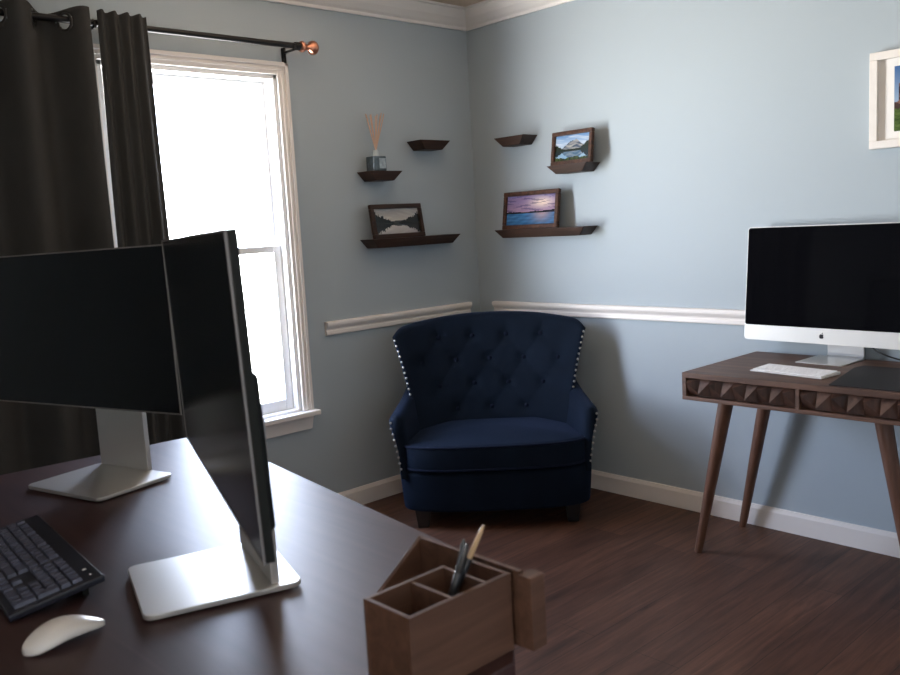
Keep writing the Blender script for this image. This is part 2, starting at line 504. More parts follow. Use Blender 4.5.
def paint_sunset(x, y):
    hz = .40
    if y < hz+.05+.035*noise1(x*2.2+1, 3)*(.5+x*.5) and y > hz: return (.03, .025, .05)
    if y > hz:
        t = (y-hz)/(1-hz)
        c = lerp((.55, .36, .42), (.20, .20, .42), t)
        c = lerp(c, (.34, .24, .38), .5+.5*noise2(x*1.3, y*3, 4))
        g = math.exp(-((x-.72)**2/.05+(y-.74)**2/.03))
        c = lerp(c, (.95, .78, .66), min(1, g))
        if noise2(x*2, y*5, 9) > .35: c = lerp(c, (.10, .09, .20), .55)
        return c
    t = y/hz
    c = lerp((.03, .10, .22), (.10, .28, .48), .5+.5*noise2(x*2, y*14, 2))
    g = math.exp(-((x-.72)**2/.03))*t
    return lerp(c, (.62, .42, .40), g*.8)
def paint_mountain(x, y):
    hz = .40
    r = random.Random(int(x*44)*17+3).random()
    yy = y if y > hz else hz+(hz-y)*1.05
    tr = hz+max(0, (x-.70))*1.5*(.7+.5*r)
    tl = hz+max(0, (.28-x))*.75*(.7+.5*r)+.04
    ridge = hz+.10+.34*max(0, 1-abs(x-.60)/.24)+.16*max(0, 1-abs(x-.38)/.2)+.03*noise1(x*5, 1)
    if y < .13+.05*noise1(x*4, 8): return lerp((.03, .05, .02), (.10, .14, .04), r)
    if yy < max(tr, tl): return (.03, .045, .02) if y > hz else (.02, .04, .05)
    if yy < ridge:
        c = lerp((.10, .13, .18), (.46, .44, .42), max(0, min(1, .5+noise2(x*3, yy*4, 6))))
        return c if y > hz else lerp(c, (.10, .22, .34), .55)
    t = (yy-hz)/.6
    c = lerp((.70, .76, .82), (.20, .36, .60), min(1, t))
    c = lerp(c, (.85, .86, .88), max(0, noise2(x*1.4, yy*3, 3))*.7)
    return c if y > hz else lerp(c, (.14, .34, .50), .55)
def paint_red_rock(x, y):
    ridge = .80-.15*abs(x-.45)+.06*noise1(x*4, 2)-(.28 if x < .05 else 0)
    if y > ridge: return lerp((.30, .42, .60), (.12, .24, .46), (y-.7)/.3)
    if y < .34+.05*noise1(x*6, 5): return lerp((.05, .10, .03), (.22, .30, .10), .5+.5*noise2(x*6, y*9, 2))
    c = lerp((.16, .08, .07), (.42, .25, .20), .5+.5*noise2(x*3, y*2.2, 5))
    return lerp(c, (.03, .025, .035), .65 if noise2(x*2, y*2, 8) > .1 else 0)
def print_mesh(w_, h_, fn, nx, ny):
    """flat photo print in x/z, facing -y, with its picture in a colour attribute"""
    me = bpy.data.meshes.new('picture')
    v = [(-w_/2+w_*i/nx, 0, h_*j/ny) for j in range(ny+1) for i in range(nx+1)]
    f = [(j*(nx+1)+i, j*(nx+1)+i+1, (j+1)*(nx+1)+i+1, (j+1)*(nx+1)+i) for j in range(ny) for i in range(nx)]
    me.from_pydata(v, [], f)
    ca = me.color_attributes.new('print', 'FLOAT_COLOR', 'CORNER')
    k = 0
    for j in range(ny):
        for i in range(nx):
            c = fn((i+.5)/nx, (j+.5)/ny)
            for q in range(4):
                ca.data[k].color = (*[.80*max(0, v_)**1.25 for v_ in c], 1); k += 1
    me.materials.append(M['print'])
    o = bpy.data.objects.new('picture', me); col.objects.link(o)
    return o
def photo_frame(label, w_, h_, b, fn, loc, rz, tilt, pic_label, m):
    t = thing('photo_frame', label, 'photo frame', loc, (R(-tilt), 0, rz), 'framed landscape photos on the ledges')
    f = MB()
    d = .020
    f.box(-w_/2, w_/2, 0, d, 0, b).box(-w_/2, w_/2, 0, d, h_-b, h_)
    f.box(-w_/2, -w_/2+b, 0, d, b, h_-b).box(w_/2-b, w_/2, 0, d, b, h_-b)
    f.build('frame', m, t, bevel=.003)
    box('backing', M['black_wood'], -w_/2+b*.5, w_/2-b*.5, .012, .024, b*.5, h_-b*.5, t)
    p = print_mesh(w_-2*b+.002, h_-2*b+.002, fn, 88, 56)
    p.location = (0, .010, b-.001); p.parent = t; p['label'] = pic_label
    st = MB().hexa([(-.02, .020, .012), (.02, .020, .012), (.02, .036, .006), (-.02, .036, .006)], [(-.015, .022, h_*.7), (.015, .022, h_*.7), (.015, .025, h_*.7), (-.015, .025, h_*.7)])
    st.build('easel', M['black_wood'], t)
photo_frame('dark framed photo of a pale lake between dark conifers', .327, .166, .021, paint_grey_lake, (-.606, -.090, 1.2925), R(1), 9, 'grey lake and conifer photo', M['walnut'])
photo_frame('wood framed photo of a purple sunset over blue water', .372, .188, .021, paint_sunset, (-.090, -.458, 1.300), R(-91.5), 8, 'purple sunset photo', M['walnut_y'])
photo_frame('smaller wood framed photo of a mountain lake with blue sky', .246, .158, .019, paint_mountain, (-.086, -.733, 1.593), R(-91), 8, 'mountain lake photo', M['walnut_y'])

def white_frame():
    w_, h_ = .46, .338
    t = thing('picture_frame', 'white wooden picture frame with red rock photo hung on right wall', 'picture frame', (-.0005, -2.074-w_/2, 1.528), (0, 0, R(-90)))
    f = MB(); b, d = .028, .034
    f.box(-w_/2, w_/2, -d, 0, 0, b).box(-w_/2, w_/2, -d, 0, h_-b, h_)
    f.box(-w_/2, -w_/2+b, -d, 0, b, h_-b).box(w_/2-b, w_/2, -d, 0, b, h_-b)
    f.build('frame', M['white_frame'], t, bevel=.002)
    box('mat_board', M['paper'], -w_/2+b, w_/2-b, -.016, -.002, b, h_-b, t)
    p = print_mesh(w_-.16, h_-.112, paint_red_rock, 80, 60)
    p.location = (0, -.0165, .056); p.parent = t; p['label'] = 'red rock landscape photo'
white_frame()

# ------------------------------------------------------------------ reed diffuser
def diffuser():
    t = thing('reed_diffuser', 'reed diffuser in a dark square bottle on ledge on window wall', 'diffuser', (-.712, -.060, 1.6125))
    box('bottle', M['bottle'], -.036, .042, -.030, .030, 0, .070, t, bevel=.005)
    box('bottle_label', mat('pale_bottle_label', (.30, .36, .40), .5, var=.7, vscale=55), -.002, .036, -.0312, -.0300, .012, .060, t)
    MB().tube([(.004, 0, .0695), (.004, 0, .074), (.004, 0, .076), (.004, 0, .098), (.004, 0, .100)], [.020, .017, .016, .016, .013], 16).build('bottle_neck', M['neckglass'], t, True)
    for k in range(9):
        a = 2*PI*k/9+.3
        tx, ty = .054*math.cos(a)*(.7+.3*rnd.random()), .030*math.sin(a)
        tz = .262+.010*rnd.random()
        MB().tube([(.004-tx*.12, -ty*.12, .075), (.012+tx, ty, tz)], .0024, 6).build('reed', M['reed'], t, True)
diffuser()

# ------------------------------------------------------------------ armchair
def armchair():
    CH = .78
    s0 = .035
    lx = s0*math.sqrt(.5)-CH*math.sqrt(.5); ly = -s0*math.sqrt(.5)-CH*math.sqrt(.5)
    t = thing('armchair', 'navy velvet wingback armchair with tufted back and nailhead trim in the corner', 'armchair', (lx, ly, 0), (0, 0, R(-45)))
    def L(X, c, z): return (X, CH-c, z)
    # back outline
    def halfw(z):
        q = (z-.30)/.53
        return .352+.050*q+.058*q*q if q > 0 else .352
    def ztop(u):
        e = abs(u)
        return .905-.052*e**2.2-.030*max(0, (e-.86)/.14)**2
    btn = []
    for row, (zz, xs) in enumerate(((.80, (-.245, -.08, .085, .25)), (.690, (-.325, -.165, 0, .165, .325)), (.575, (-.245, -.08, .085, .25)), (.462, (-.165, 0, .165)))):
        for x_ in xs: btn.append((x_, zz))
    links = []
    for i, a in enumerate(btn):
        for b in btn[i+1:]:
            if .08 < abs(a[1]-b[1]) < .14 and abs(a[0]-b[0]) < .11: links.append((a, b))
    for x_, zz in btn:
        if zz == .80: links.append(((x_, zz), (x_*1.1, .93)))
    def dent(x, z):
        d = 0
        for bx, bz in btn:
            r2 = ((x-bx)**2+(z-bz)**2)
            d += .013*math.exp(-r2/.0010)
        m = 1
        for a, b in links:
            ax, az = a; bx, bz = b
            vx, vz = bx-ax, bz-az
            tt = max(0, min(1, ((x-ax)*vx+(z-az)*vz)/(vx*vx+vz*vz)))
            m = min(m, math.hypot(x-ax-tt*vx, z-az-tt*vz))
        d += .0020*math.exp(-(m/.012)**2)
        return d
    def cfront(u, z):
        k = (z-.42)/.48
        return .655-.115*k+.135*abs(u)**2.3
    def crear(u, z):
        k = (z-.42)/.48
        e = abs(u)
        return .50-.045*k+.135*e**2.3+.02*e
    def back_fn(front):
        def fn(a, b):
            u = -1+2*a
            u = math.copysign(abs(u)**.9, u)
            z = .26+(ztop(u)-.26)*b
            x = u*halfw(z)
            rr = .026
            ed = min((1-abs(u))*halfw(z), ztop(u)-z)
            off = 0
            if ed < rr: off = rr-math.sqrt(max(0, rr*rr-(rr-ed)**2))
            cf, cr_ = cfront(u, z), crear(u, z)
            th = cf-cr_
            off = min(off, th*.48)
            if front: return L(x, cf-off-(dent(x, z) if z > .42 and ed > .01 else 0)*min(1, ed/.05), z)
            return L(x, cr_+min(off, .015), z)
        return fn
    b = MB()
    nu, nv = 100, 80
    F = b.grid(back_fn(True), nu, nv); G = b.grid(back_fn(False), nu, nv)
    for i in range(nu):
        b.bm.faces.new((F[i][nv], F[i+1][nv], G[i+1][nv], G[i][nv]))
        b.bm.faces.new((F[i+1][0], F[i][0], G[i][0], G[i+1][0]))
    for j in range(nv):
        b.bm.faces.new((F[0][j], F[0][j+1], G[0][j+1], G[0][j]))
        b.bm.faces.new((F[nu][j+1], F[nu][j], G[nu][j], G[nu][j+1]))
    bk = b.build('backrest', M['velvet'], t, True, angle=60)
    for x_, zz in btn:
        hw = halfw(zz); u = x_/hw
        MB().sphere(L(x_, cfront(u, zz)-.013, zz), .0105, 12, 6, (1, .55, 1)).build('button', M['velvet_welt'], t, True)
    # nailheads down both wings
    for sgn in (-1, 1):
        n = MB()
        for k in range(12):
            z = .810-(.810-.535)*k/11
            hw_ = halfw(z)
            n.sphere(L(sgn*(hw_-.008), cfront(1, z)-.007, z), .0060, 8, 5)
        n.build('nailhead_trim', M['nail'], t, True, label='row of pewter nailheads')
    # arms: thick and curving inwards at the back, thin flared panels at the front
    for sgn in (-1, 1):
        def ring(q):
            c_t = .56+.455*q
            fr = max(0, (q-.93)/.07)
            xo_t = .420+.046*q**1.2           # outer edge of the roll
            zt = .583-.062*q**.8
            r_ = .040-.004*q
            xi_b = .255+.135*q**.75           # inner foot beside the cushion
            xo_b = .385+.030*q
            k_ = 1-.45*fr**2
            xc_, zc_ = xo_t-r_, zt-r_
            prof = [(xo_b, .24), (xo_b+.002, .29), (xo_b+.012, .36), (xo_t-.020, .42), (xo_t-.008, .455)]
            for i_ in range(9):
                a = -.15+(PI+.15-.45)*i_/8
                prof.append((xc_+r_*math.cos(a), zc_+r_*math.sin(a)))
            x1, z1 = prof[-1]
            for f_ in (.2, .4, .6, .8, 1):
                zz = z1+(.36-z1)*f_
                prof.append((x1+(xi_b-x1)*f_**1.25, zz))
            prof += [(xi_b, .30), (xi_b, .24)]
            mx_ = sum(p_[0] for p_ in prof)/len(prof)
            return [L(sgn*(mx_+(px-mx_)*k_), c_t+.012*fr+(.020*(1-min(1, (pz-.24)/.26)))*q, pz if pz < .4 else .4+(pz-.4)*(1-.06*fr**2)) for px, pz in prof]
        a = MB()
        N = 30
        rings = [[a.bm.verts.new(p_) for p_ in ring(i/N)] for i in range(N+1)]
        mm = len(rings[0])
        for i in range(N):
            for k in range(mm):
                a.bm.faces.new((rings[i][k], rings[i+1][k], rings[i+1][(k+1) % mm], rings[i][(k+1) % mm]))
        a.bm.faces.new(rings[0]); a.bm.faces.new(rings[-1][::-1])
        a.build('arm', M['velvet'], t, True, angle=70)
        n = MB()
        for k in range(9):
            f_ = k/8
            z = .490-(.490-.285)*f_
            xo = (.452 if z > .46 else .452-.036*((.46-z)/.175)**.8)
            n.sphere(L(sgn*xo, 1.024+.017*f_, z), .0060, 8, 5)
        n.build('nailhead_trim', M['nail'], t, True, label='row of pewter nailheads')
    # D shaped plan curve
    def plan(w_, cf, bulge, cb, n=60):
        """closed outline from back left round the front to back right"""
        pts = [(-w_*.9, cb)]
        for i in range(n+1):
            th = PI*i/n
            e = .62
            X = -w_*math.copysign(abs(math.cos(th))**e, math.cos(th))
            c = cf-bulge+bulge*abs(math.sin(th))**.85*1.0
            pts.append((X, c))
        pts.append((w_*.9, cb))
        return pts
    def slab(name, w_, cf, bulge, cb, z0, z1, rad, m, dome=0, inset_bottom=0):
        s = MB()
        P = plan(w_, cf, bulge, cb)
        cx, cc = 0, (cb+cf)/2
        prof = []
        for k in range(6):
            a = PI/2*k/5
            prof.append((rad*(1-math.sin(a))+inset_bottom, z0+rad*(1-math.cos(a))))
        for k in range(6):
            a = PI/2*k/5
            prof.append((rad*(1-math.cos(a)), z1-rad*(1-math.sin(a))))
        rings = []
        for ins, z in prof:
            rings.append([s.bm.verts.new(L(x*(1-ins/w_), cc+(c-cc)*(1-ins/((cf-cb)/2)), z)) for x, c in P])
        m_ = len(P)
        for i in range(len(rings)-1):
            for k in range(m_):
                s.bm.faces.new((rings[i][k], rings[i][(k+1) % m_], rings[i+1][(k+1) % m_], rings[i+1][k]))
        s.bm.faces.new(rings[0][::-1])
        # domed top
        prev = rings[-1]
        z = prof[-1][1]; ins0 = prof[-1][0]
        for q in (.15, .35, .6, .85):
            cur = [s.bm.verts.new(L(x*(1-ins0/w_)*(1-q), cc+(c-cc)*(1-ins0/((cf-cb)/2))*(1-q), z+dome*(1-(1-q)**2))) for x, c in P]
            for k in range(m_): s.bm.faces.new((prev[k], prev[(k+1) % m_], cur[(k+1) % m_], cur[k]))
            prev = cur
        s.bm.faces.new(prev)
        o = s.build(name, m, t, True, angle=60)
        return P, cc
    slab('seat_base', .428, 1.090, .12, .52, .085, .268, .018, M['velvet'], 0, .010)
    P, cc = slab('seat_cushion', .402, 1.105, .115, .56, .272, .392, .022, M['velvet'], .030)
    fp = [q for q in P[1:-1]]
    for z in (.283, .383):
        MB().tube([L(x*1.0, cc+(c-cc)*1.0-.004, z) for x, c in fp], .0062, 8).build('welt', M['velvet_welt'], t, True)
    for X, c in ((-.335, .985), (.335, .985), (-.30, .56), (.30, .56)):
        l = MB().hexa([L(X-.024, c+.024, 0), L(X+.024, c+.024, 0), L(X+.024, c-.024, 0), L(X-.024, c-.024, 0)],
                      [L(X-.034, c+.034, .092), L(X+.034, c+.034, .092), L(X+.034, c-.034, .092), L(X-.034, c-.034, .092)])
        l.build('leg', M['black_wood'], t, bevel=.003)
armchair()

# ------------------------------------------------------------------ writing desk on the right wall
D2Z = .757
def writing_desk():
    ya, yb = -1.634, -2.552
    t = thing('writing_desk', 'brown wood writing desk with faceted drawer fronts and tapered legs', 'desk', (-.32, (ya+yb)/2, 0))
    cx, cy = -.32, (ya+yb)/2
    x0, x1 = -.60-cx, -.042-cx
    a, b = yb-cy, ya-cy
    zb = .655
    c = MB()
    c.box(x0+.001, x1, a, b, D2Z-.020, D2Z)
    c.box(x0+.001, x1, a, b, zb, zb+.014)
    c.box(x0+.001, x1, a, a+.018, zb+.014, D2Z-.020).box(x0+.001, x1, b-.018, b, zb+.014, D2Z-.020)
    c.box(x0+.001, x1, -.007+.022, .007+.022, zb+.014, D2Z-.020)
    c.box(x1-.012, x1, a+.018, b-.018, zb+.014, D2Z-.020)
    c.build('carcass', M['desk2'], t, bevel=.002)
    for (d0, d1) in ((.030, b-.019), (a+.019, .014)):
        dr = MB().box(x0+.020, x1-.03, d0, d1, zb+.016, D2Z-.023)
        dro = dr.build('drawer', M['drawer'], t)
        p = MB()
        n = 9
        cw = (d1-d0)/n
        za, zb_ = zb+.017, D2Z-.024
        xf = x0+.020
        for k in range(n):
            l_, r_ = d1-k*cw, d1-(k+1)*cw
            up = k % 2 == 0
            zm = zb_-(zb_-za)*(.18 if up else .84)
            ap = (xf-.034, l_-cw*.18, zm)
            vs = [p.bm.verts.new(q) for q in ((xf, l_, za), (xf, r_, za), (xf, r_, zb_), (xf, l_, zb_))]
            av = p.bm.verts.new(ap)
            for i in range(4): p.bm.faces.new((vs[i], vs[(i+1) % 4], av))
        p.build('faceted_front', M['drawer'], dro)
    zt = zb
    for (xt, yt, xf, yf) in ((-.455, -1.735, -.420, -1.580), (-.105, -1.722, -.056, -1.572), (-.42, -2.272, -.42, -2.392), (-.105, -2.285, -.056, -2.400)):
        top = Vector((xt-cx, yt-cy, zt)); ft = Vector((xf-cx, yf-cy, .0))
        d_ = (ft-top)
        MB().tube([top, top+d_*.5, top+d_*.999], [.0285, .0225, .0155], 20).build('leg', M['leg2'], t, True)
writing_desk()
def mono_computer():
    W_, Hh = .65, .45
    t = thing('desktop_computer', 'silver all-in-one computer with black screen on the writing desk', 'computer', (-.118, -1.937, D2Z+.0005), (0, 0, R(-93.3)))
    # local : x right (from the front), y back, z up ; display tilts 5.3 deg back
    tl = R(5.33)
    z0 = .058
    def T(x, y, z): return (x, y*math.cos(tl)+z*math.sin(tl), z0-y*math.sin(tl)*0+z*math.cos(tl))
    def rrect(w_, h0, h1, r_, n=6):
        pts = []
        for (cx_, cz, a0) in ((w_/2-r_, h0+r_, -90), (w_/2-r_, h1-r_, 0), (-w_/2+r_, h1-r_, 90), (-w_/2+r_, h0+r_, 180)):
            for k in range(n+1):
                a = R(a0+90*k/n); pts.append((cx_+r_*math.cos(a), cz+r_*math.sin(a)))
        return pts
    b = MB()
    P = rrect(W_, 0, Hh, .014)
    rings = []
    for (y, s) in ((0, 1), (.006, 1), (.014, .97), (.032, .55)):
        rings.append([b.bm.verts.new(T(x*s, y, Hh*.5+(z-Hh*.5)*s)) for x, z in P])
    n = len(P)
    for i in range(3):
        for k in range(n): b.bm.faces.new((rings[i][k], rings[i][(k+1) % n], rings[i+1][(k+1) % n], rings[i+1][k]))
    b.bm.faces.new(rings[0][::-1]); b.bm.faces.new(rings[-1])
    b.build('body', M['alu'], t, True, angle=40, label='silver aluminium body with front chin')
    ch = .0600
    s = MB()
    PS = rrect(W_-.006, ch, Hh-.003, .010)
    s.prism([(x, z) for x, z in PS], lambda p, k: T(p[0], (-.0016, -.0002)[k], p[1]))
    s.build('screen', M['screen2'], t, label='black glass screen')
    # bitten fruit mark on the chin, with its leaf
    lg = MB()
    cz, rr = .0292, .0092
    def fruit():
        pts = []
        for k in range(72):
            a = 2*PI*k/72
            x = math.cos(a); z = math.sin(a)
            r_ = rr*(1+.07*math.cos(2*a)*0)
            r_ *= 1-.16*math.exp(-((a-PI/2)/.34)**2) - .12*math.exp(-((a-3*PI/2)/.30)**2)
            r_ *= 1+.03*math.cos(4*(a-PI/4))
            px, pz = r_*x*.96, r_*z*1.02
            # bite on the right
            bx, bz, br = rr*1.23, rr*.16, rr*.52
            d_ = math.hypot(px-bx, pz-bz)
            if d_ < br:
                px = bx+(px-bx)/d_*br; pz = bz+(pz-bz)/d_*br
            pts.append((px, pz))
        return pts
    lg.prism(fruit(), lambda p, k: T(p[0], (-.0010, -.0001)[k], cz+p[1]))
    leaf = []
    for k in range(12):
        q = k/11; leaf.append((.0006+.0040*q-.0012*math.sin(PI*q), rr*1.02+.0050*q+.0012*math.sin(PI*q)))
    for k in range(1, 11):
        q = 1-k/11; leaf.append((.0006+.0040*q+.0016*math.sin(PI*q), rr*1.02+.0050*q-.0012*math.sin(PI*q)))
    lg.prism(leaf, lambda p, k: T(p[0], (-.0010, -.0001)[k], cz+p[1]))
    lg.build('logo', M['outdoor'], t, label='black apple mark on the chin')
    st = MB()
    fw = .178
    off = .046
    foot = [(-.112, 0), (-.112, .0035), (.066, .0045), (.066, 0)]
    st.prism(foot, lambda p, k: (off+(-fw/2, fw/2)[k], p[0], p[1]))
    prof = [(.058, .0046), (.070, .008), (.074, .016), (.066, .12), (.071, .12), (.083, .015), (.080, .004), (.074, 0), (.0665, 0), (.0665, .0046)]
    st.prism(prof, lambda p, k: (off+.012+(-.070, .070)[k], p[0], p[1]))
    st.build('stand', M['alu_stand'], t, bevel=.001, label='bent aluminium stand')
mono_computer()
def apple_keyboard():
    t = thing('keyboard', 'small white wireless keyboard in front of the silver computer', 'keyboard', (-.424, -1.977, D2Z+.0005), (0, 0, R(-97)))
    W_, Dp = .279, .116
    b = MB().hexa([(-W_/2, -Dp/2, 0), (W_/2, -Dp/2, 0), (W_/2, Dp/2, 0), (-W_/2, Dp/2, 0)], [(-W_/2, -Dp/2, .005), (W_/2, -Dp/2, .005), (W_/2, Dp/2, .011), (-W_/2, Dp/2, .011)])
    b.build('case', M['alu'], t, bevel=.002)
    kw, kh = W_-.012, Dp-.012
    proto = {}
    rows = [[1]*14, [1]*13+[1.5-.5], [1.5]+[1]*12+[.5+.0], [1.75]+[1]*11+[1.25], [2.25]+[1]*10+[1.75-.0], [1, 1, 1, 1.25, 5, 1.25, 1, 1, 1, .75]]
    for r_, row in enumerate(rows):
        tot = sum(row); x = -kw/2
        y = kh/2-(r_+.5)*kh/6
        z = .0085-.0005+.006*(y/Dp)
        for wd in row:
            w_ = wd/tot*kw
            key = round(w_, 4)
            if key not in proto:
                o = MB().box(-w_/2+.0012, w_/2-.0012, -kh/12+.0012, kh/12-.0012, 0, .003).build('key', M['white_key'], t)
                proto[key] = o
            else:
                o = proto[key].copy(); col.objects.link(o)
            o.location = (x+w_/2, y, z)
            x += w_
apple_keyboard()
def desk_mat():
    o = MB().prism([(-.583, -2.168), (-.245, -2.112), (-.19, -2.125), (-.19, -2.53), (-.583, -2.53)], lambda p, k: (p[0]+.4, p[1]+2.33, (0, .003)[k])).build('desk_mat', M['mat'], bevel=.001)
    o.location = (-.4, -2.33, D2Z+.0005)
    tag(o, 'dark desk mat lying on the writing desk right of the white keyboard', 'desk mat')
desk_mat()
def power_cable():
    pts = []
    for i in range(25):
        q = i/24
        pts.append((-.030-.035*math.sin(PI*q), -2.090-.11*q+.02*math.sin(2*PI*q), D2Z+.0045+.085*(1-q)**2))
    o = MB().tube(pts, .0028, 8).build('power_cable', M['cable'], None, True)
    tag(o, 'thin dark power cable curling behind the silver computer stand', 'cable')
power_cable()

# ------------------------------------------------------------------ large desk in front
ZD = .760
def big_desk():
    t = thing('office_desk', 'large dark espresso wood desk in the foreground under two monitors', 'desk', (-2.7, -1.75, 0))
    cx, cy = -2.7, -1.75
    poly = [(-2.163, -.982), (-3.28, -.905), (-3.28, -2.615), (-2.57, -2.615), (-2.352, -2.395)]
    MB().prism(poly, lambda p, k: (p[0]-cx, p[1]-cy, (ZD-.032, ZD)[k])).build('desktop', M['desk'], t, bevel=.003)
    for x, y in ((-2.26, -1.06), (-3.20, -1.00), (-3.20, -2.545), (-2.60, -2.545)):
        box('leg', M['desk_dark'], x-.03-cx, x+.03-cx, y-.03-cy, y+.03-cy, 0, ZD-.033, t, bevel=.003)
    ap = MB()
    ap.box(-3.20-cx, -2.30-cx, -1.07-cy, -1.05-cy, ZD-.10, ZD-.033)
    ap.box(-3.20-cx, -2.60-cx, -2.555-cy, -2.535-cy, ZD-.10, ZD-.033)
    ap.build('apron', M['desk_dark'], t)
big_desk()

def monitor(label, W_, Hh, loc, yaw, tilt, roll, base_c, base_yaw, neck_off, neck_w, neck_back, base_w=.262, base_d=.262):
    t = thing('monitor', label, 'monitor', (base_c[0], base_c[1], ZD+.0005), (0, 0, base_yaw), 'silver stand monitors on the espresso desk')
    # display pose relative to the base
    root = Matrix.Translation((base_c[0], base_c[1], ZD+.0005)) @ Matrix.Rotation(base_yaw, 4, 'Z')
    disp = Matrix.Translation(loc) @ Matrix.Rotation(yaw, 4, 'Z') @ Matrix.Rotation(tilt, 4, 'X') @ Matrix.Rotation(roll, 4, 'Y')
    rel = root.inverted() @ disp
    def part(mb, name, m, bevel=0, label=None):
        for v in mb.bm.verts: v.co = rel @ v.co
        return mb.build(name, m, t, bevel=bevel, label=label)
    w2 = W_/2
    bz = .0032
    fr = MB()
    fr.box(-w2, w2, 0, .003, 0, bz).box(-w2, w2, 0, .003, Hh-bz, Hh)
    fr.box(-w2, -w2+bz, 0, .003, bz, Hh-bz).box(w2-bz, w2, 0, .003, bz, Hh-bz)
    part(fr, 'bezel', M['bezel'], label='thin silver bezel')
    part(MB().box(-w2+bz, w2-bz, .001, .003, bz, Hh-bz), 'screen', M['screen'], label='black blank screen')
    part(MB().box(-w2+.0005, w2-.0005, .0032, .016, .0005, Hh-.0005), 'housing', M['blackplastic'], .002)
    bh = MB().hexa([(-w2*.80, .016, Hh*.05), (w2*.90, .016, Hh*.05), (w2*.88, .030, Hh*.07), (-w2*.76, .030, Hh*.07)],
                   [(-w2*.80, .016, Hh*.58), (w2*.90, .016, Hh*.58), (w2*.88, .030, Hh*.55), (-w2*.76, .030, Hh*.55)])
    part(bh, 'back_cover', M['blackplastic'], .002)
    # stand
    n = base_yaw
    b = MB()
    pts = []
    r_ = .018
    for (cx_, cy_, a0) in ((base_w/2-r_, -base_d/2+r_, -90), (base_w/2-r_, base_d/2-r_, 0), (-base_w/2+r_, base_d/2-r_, 90), (-base_w/2+r_, -base_d/2+r_, 180)):
        for k in range(7):
            a = R(a0+15*k); pts.append((cx_+r_*math.cos(a), cy_+r_*math.sin(a)))
    b.prism(pts, lambda p, k: (p[0], p[1], (0.003, .012)[k]))
    bo = b.build('base_plate', M['silver'], t, bevel=.0015, label='flat silver base plate')
    MB().box(-base_w/2+.02, base_w/2-.02, -base_d/2+.02, base_d/2-.02, 0, .003).build('base_foot', M['blackplastic'], bo)
    zt = loc[2]+Hh*.30-ZD
    q = rel @ Vector((0, .030, Hh*.26))
    nk = MB()
    x0, x1 = neck_off-neck_w/2, neck_off+neck_w/2
    yb = neck_back
    nk.hexa([(x0, yb, .0122), (x1, yb, .0122), (x1, yb+.014, .0122), (x0, yb+.014, .0122)],
            [(x0, yb, zt), (x1, yb, zt), (x1, yb+.012, zt), (x0, yb+.012, zt)])
    nk.build('neck', M['silver'], t, bevel=.002, label='wide flat silver neck')
    hb = MB().box(neck_off-.05, neck_off+.05, q.y-.004, yb+.001, q.z-.05, q.z+.03)
    hb.build('mount', M['blackplastic'], t, bevel=.003)
monitor('left of two dark monitors, in front of the wide curtain panel', .80, .389, (-2.595, -1.1357, .939), R(-75.2), 0, R(-.945),
        (-2.5936, -1.260), R(-75), -.034, .184, .096, .280, .216)
monitor('larger dark monitor turned edge-on to the camera, in front of window',   .853, .426, (-2.680, -2.027, .922), R(-110.0), R(1.63), R(-.68),
        (-2.704, -2.033), R(-107), -.006, .228, .076, .240, .252)

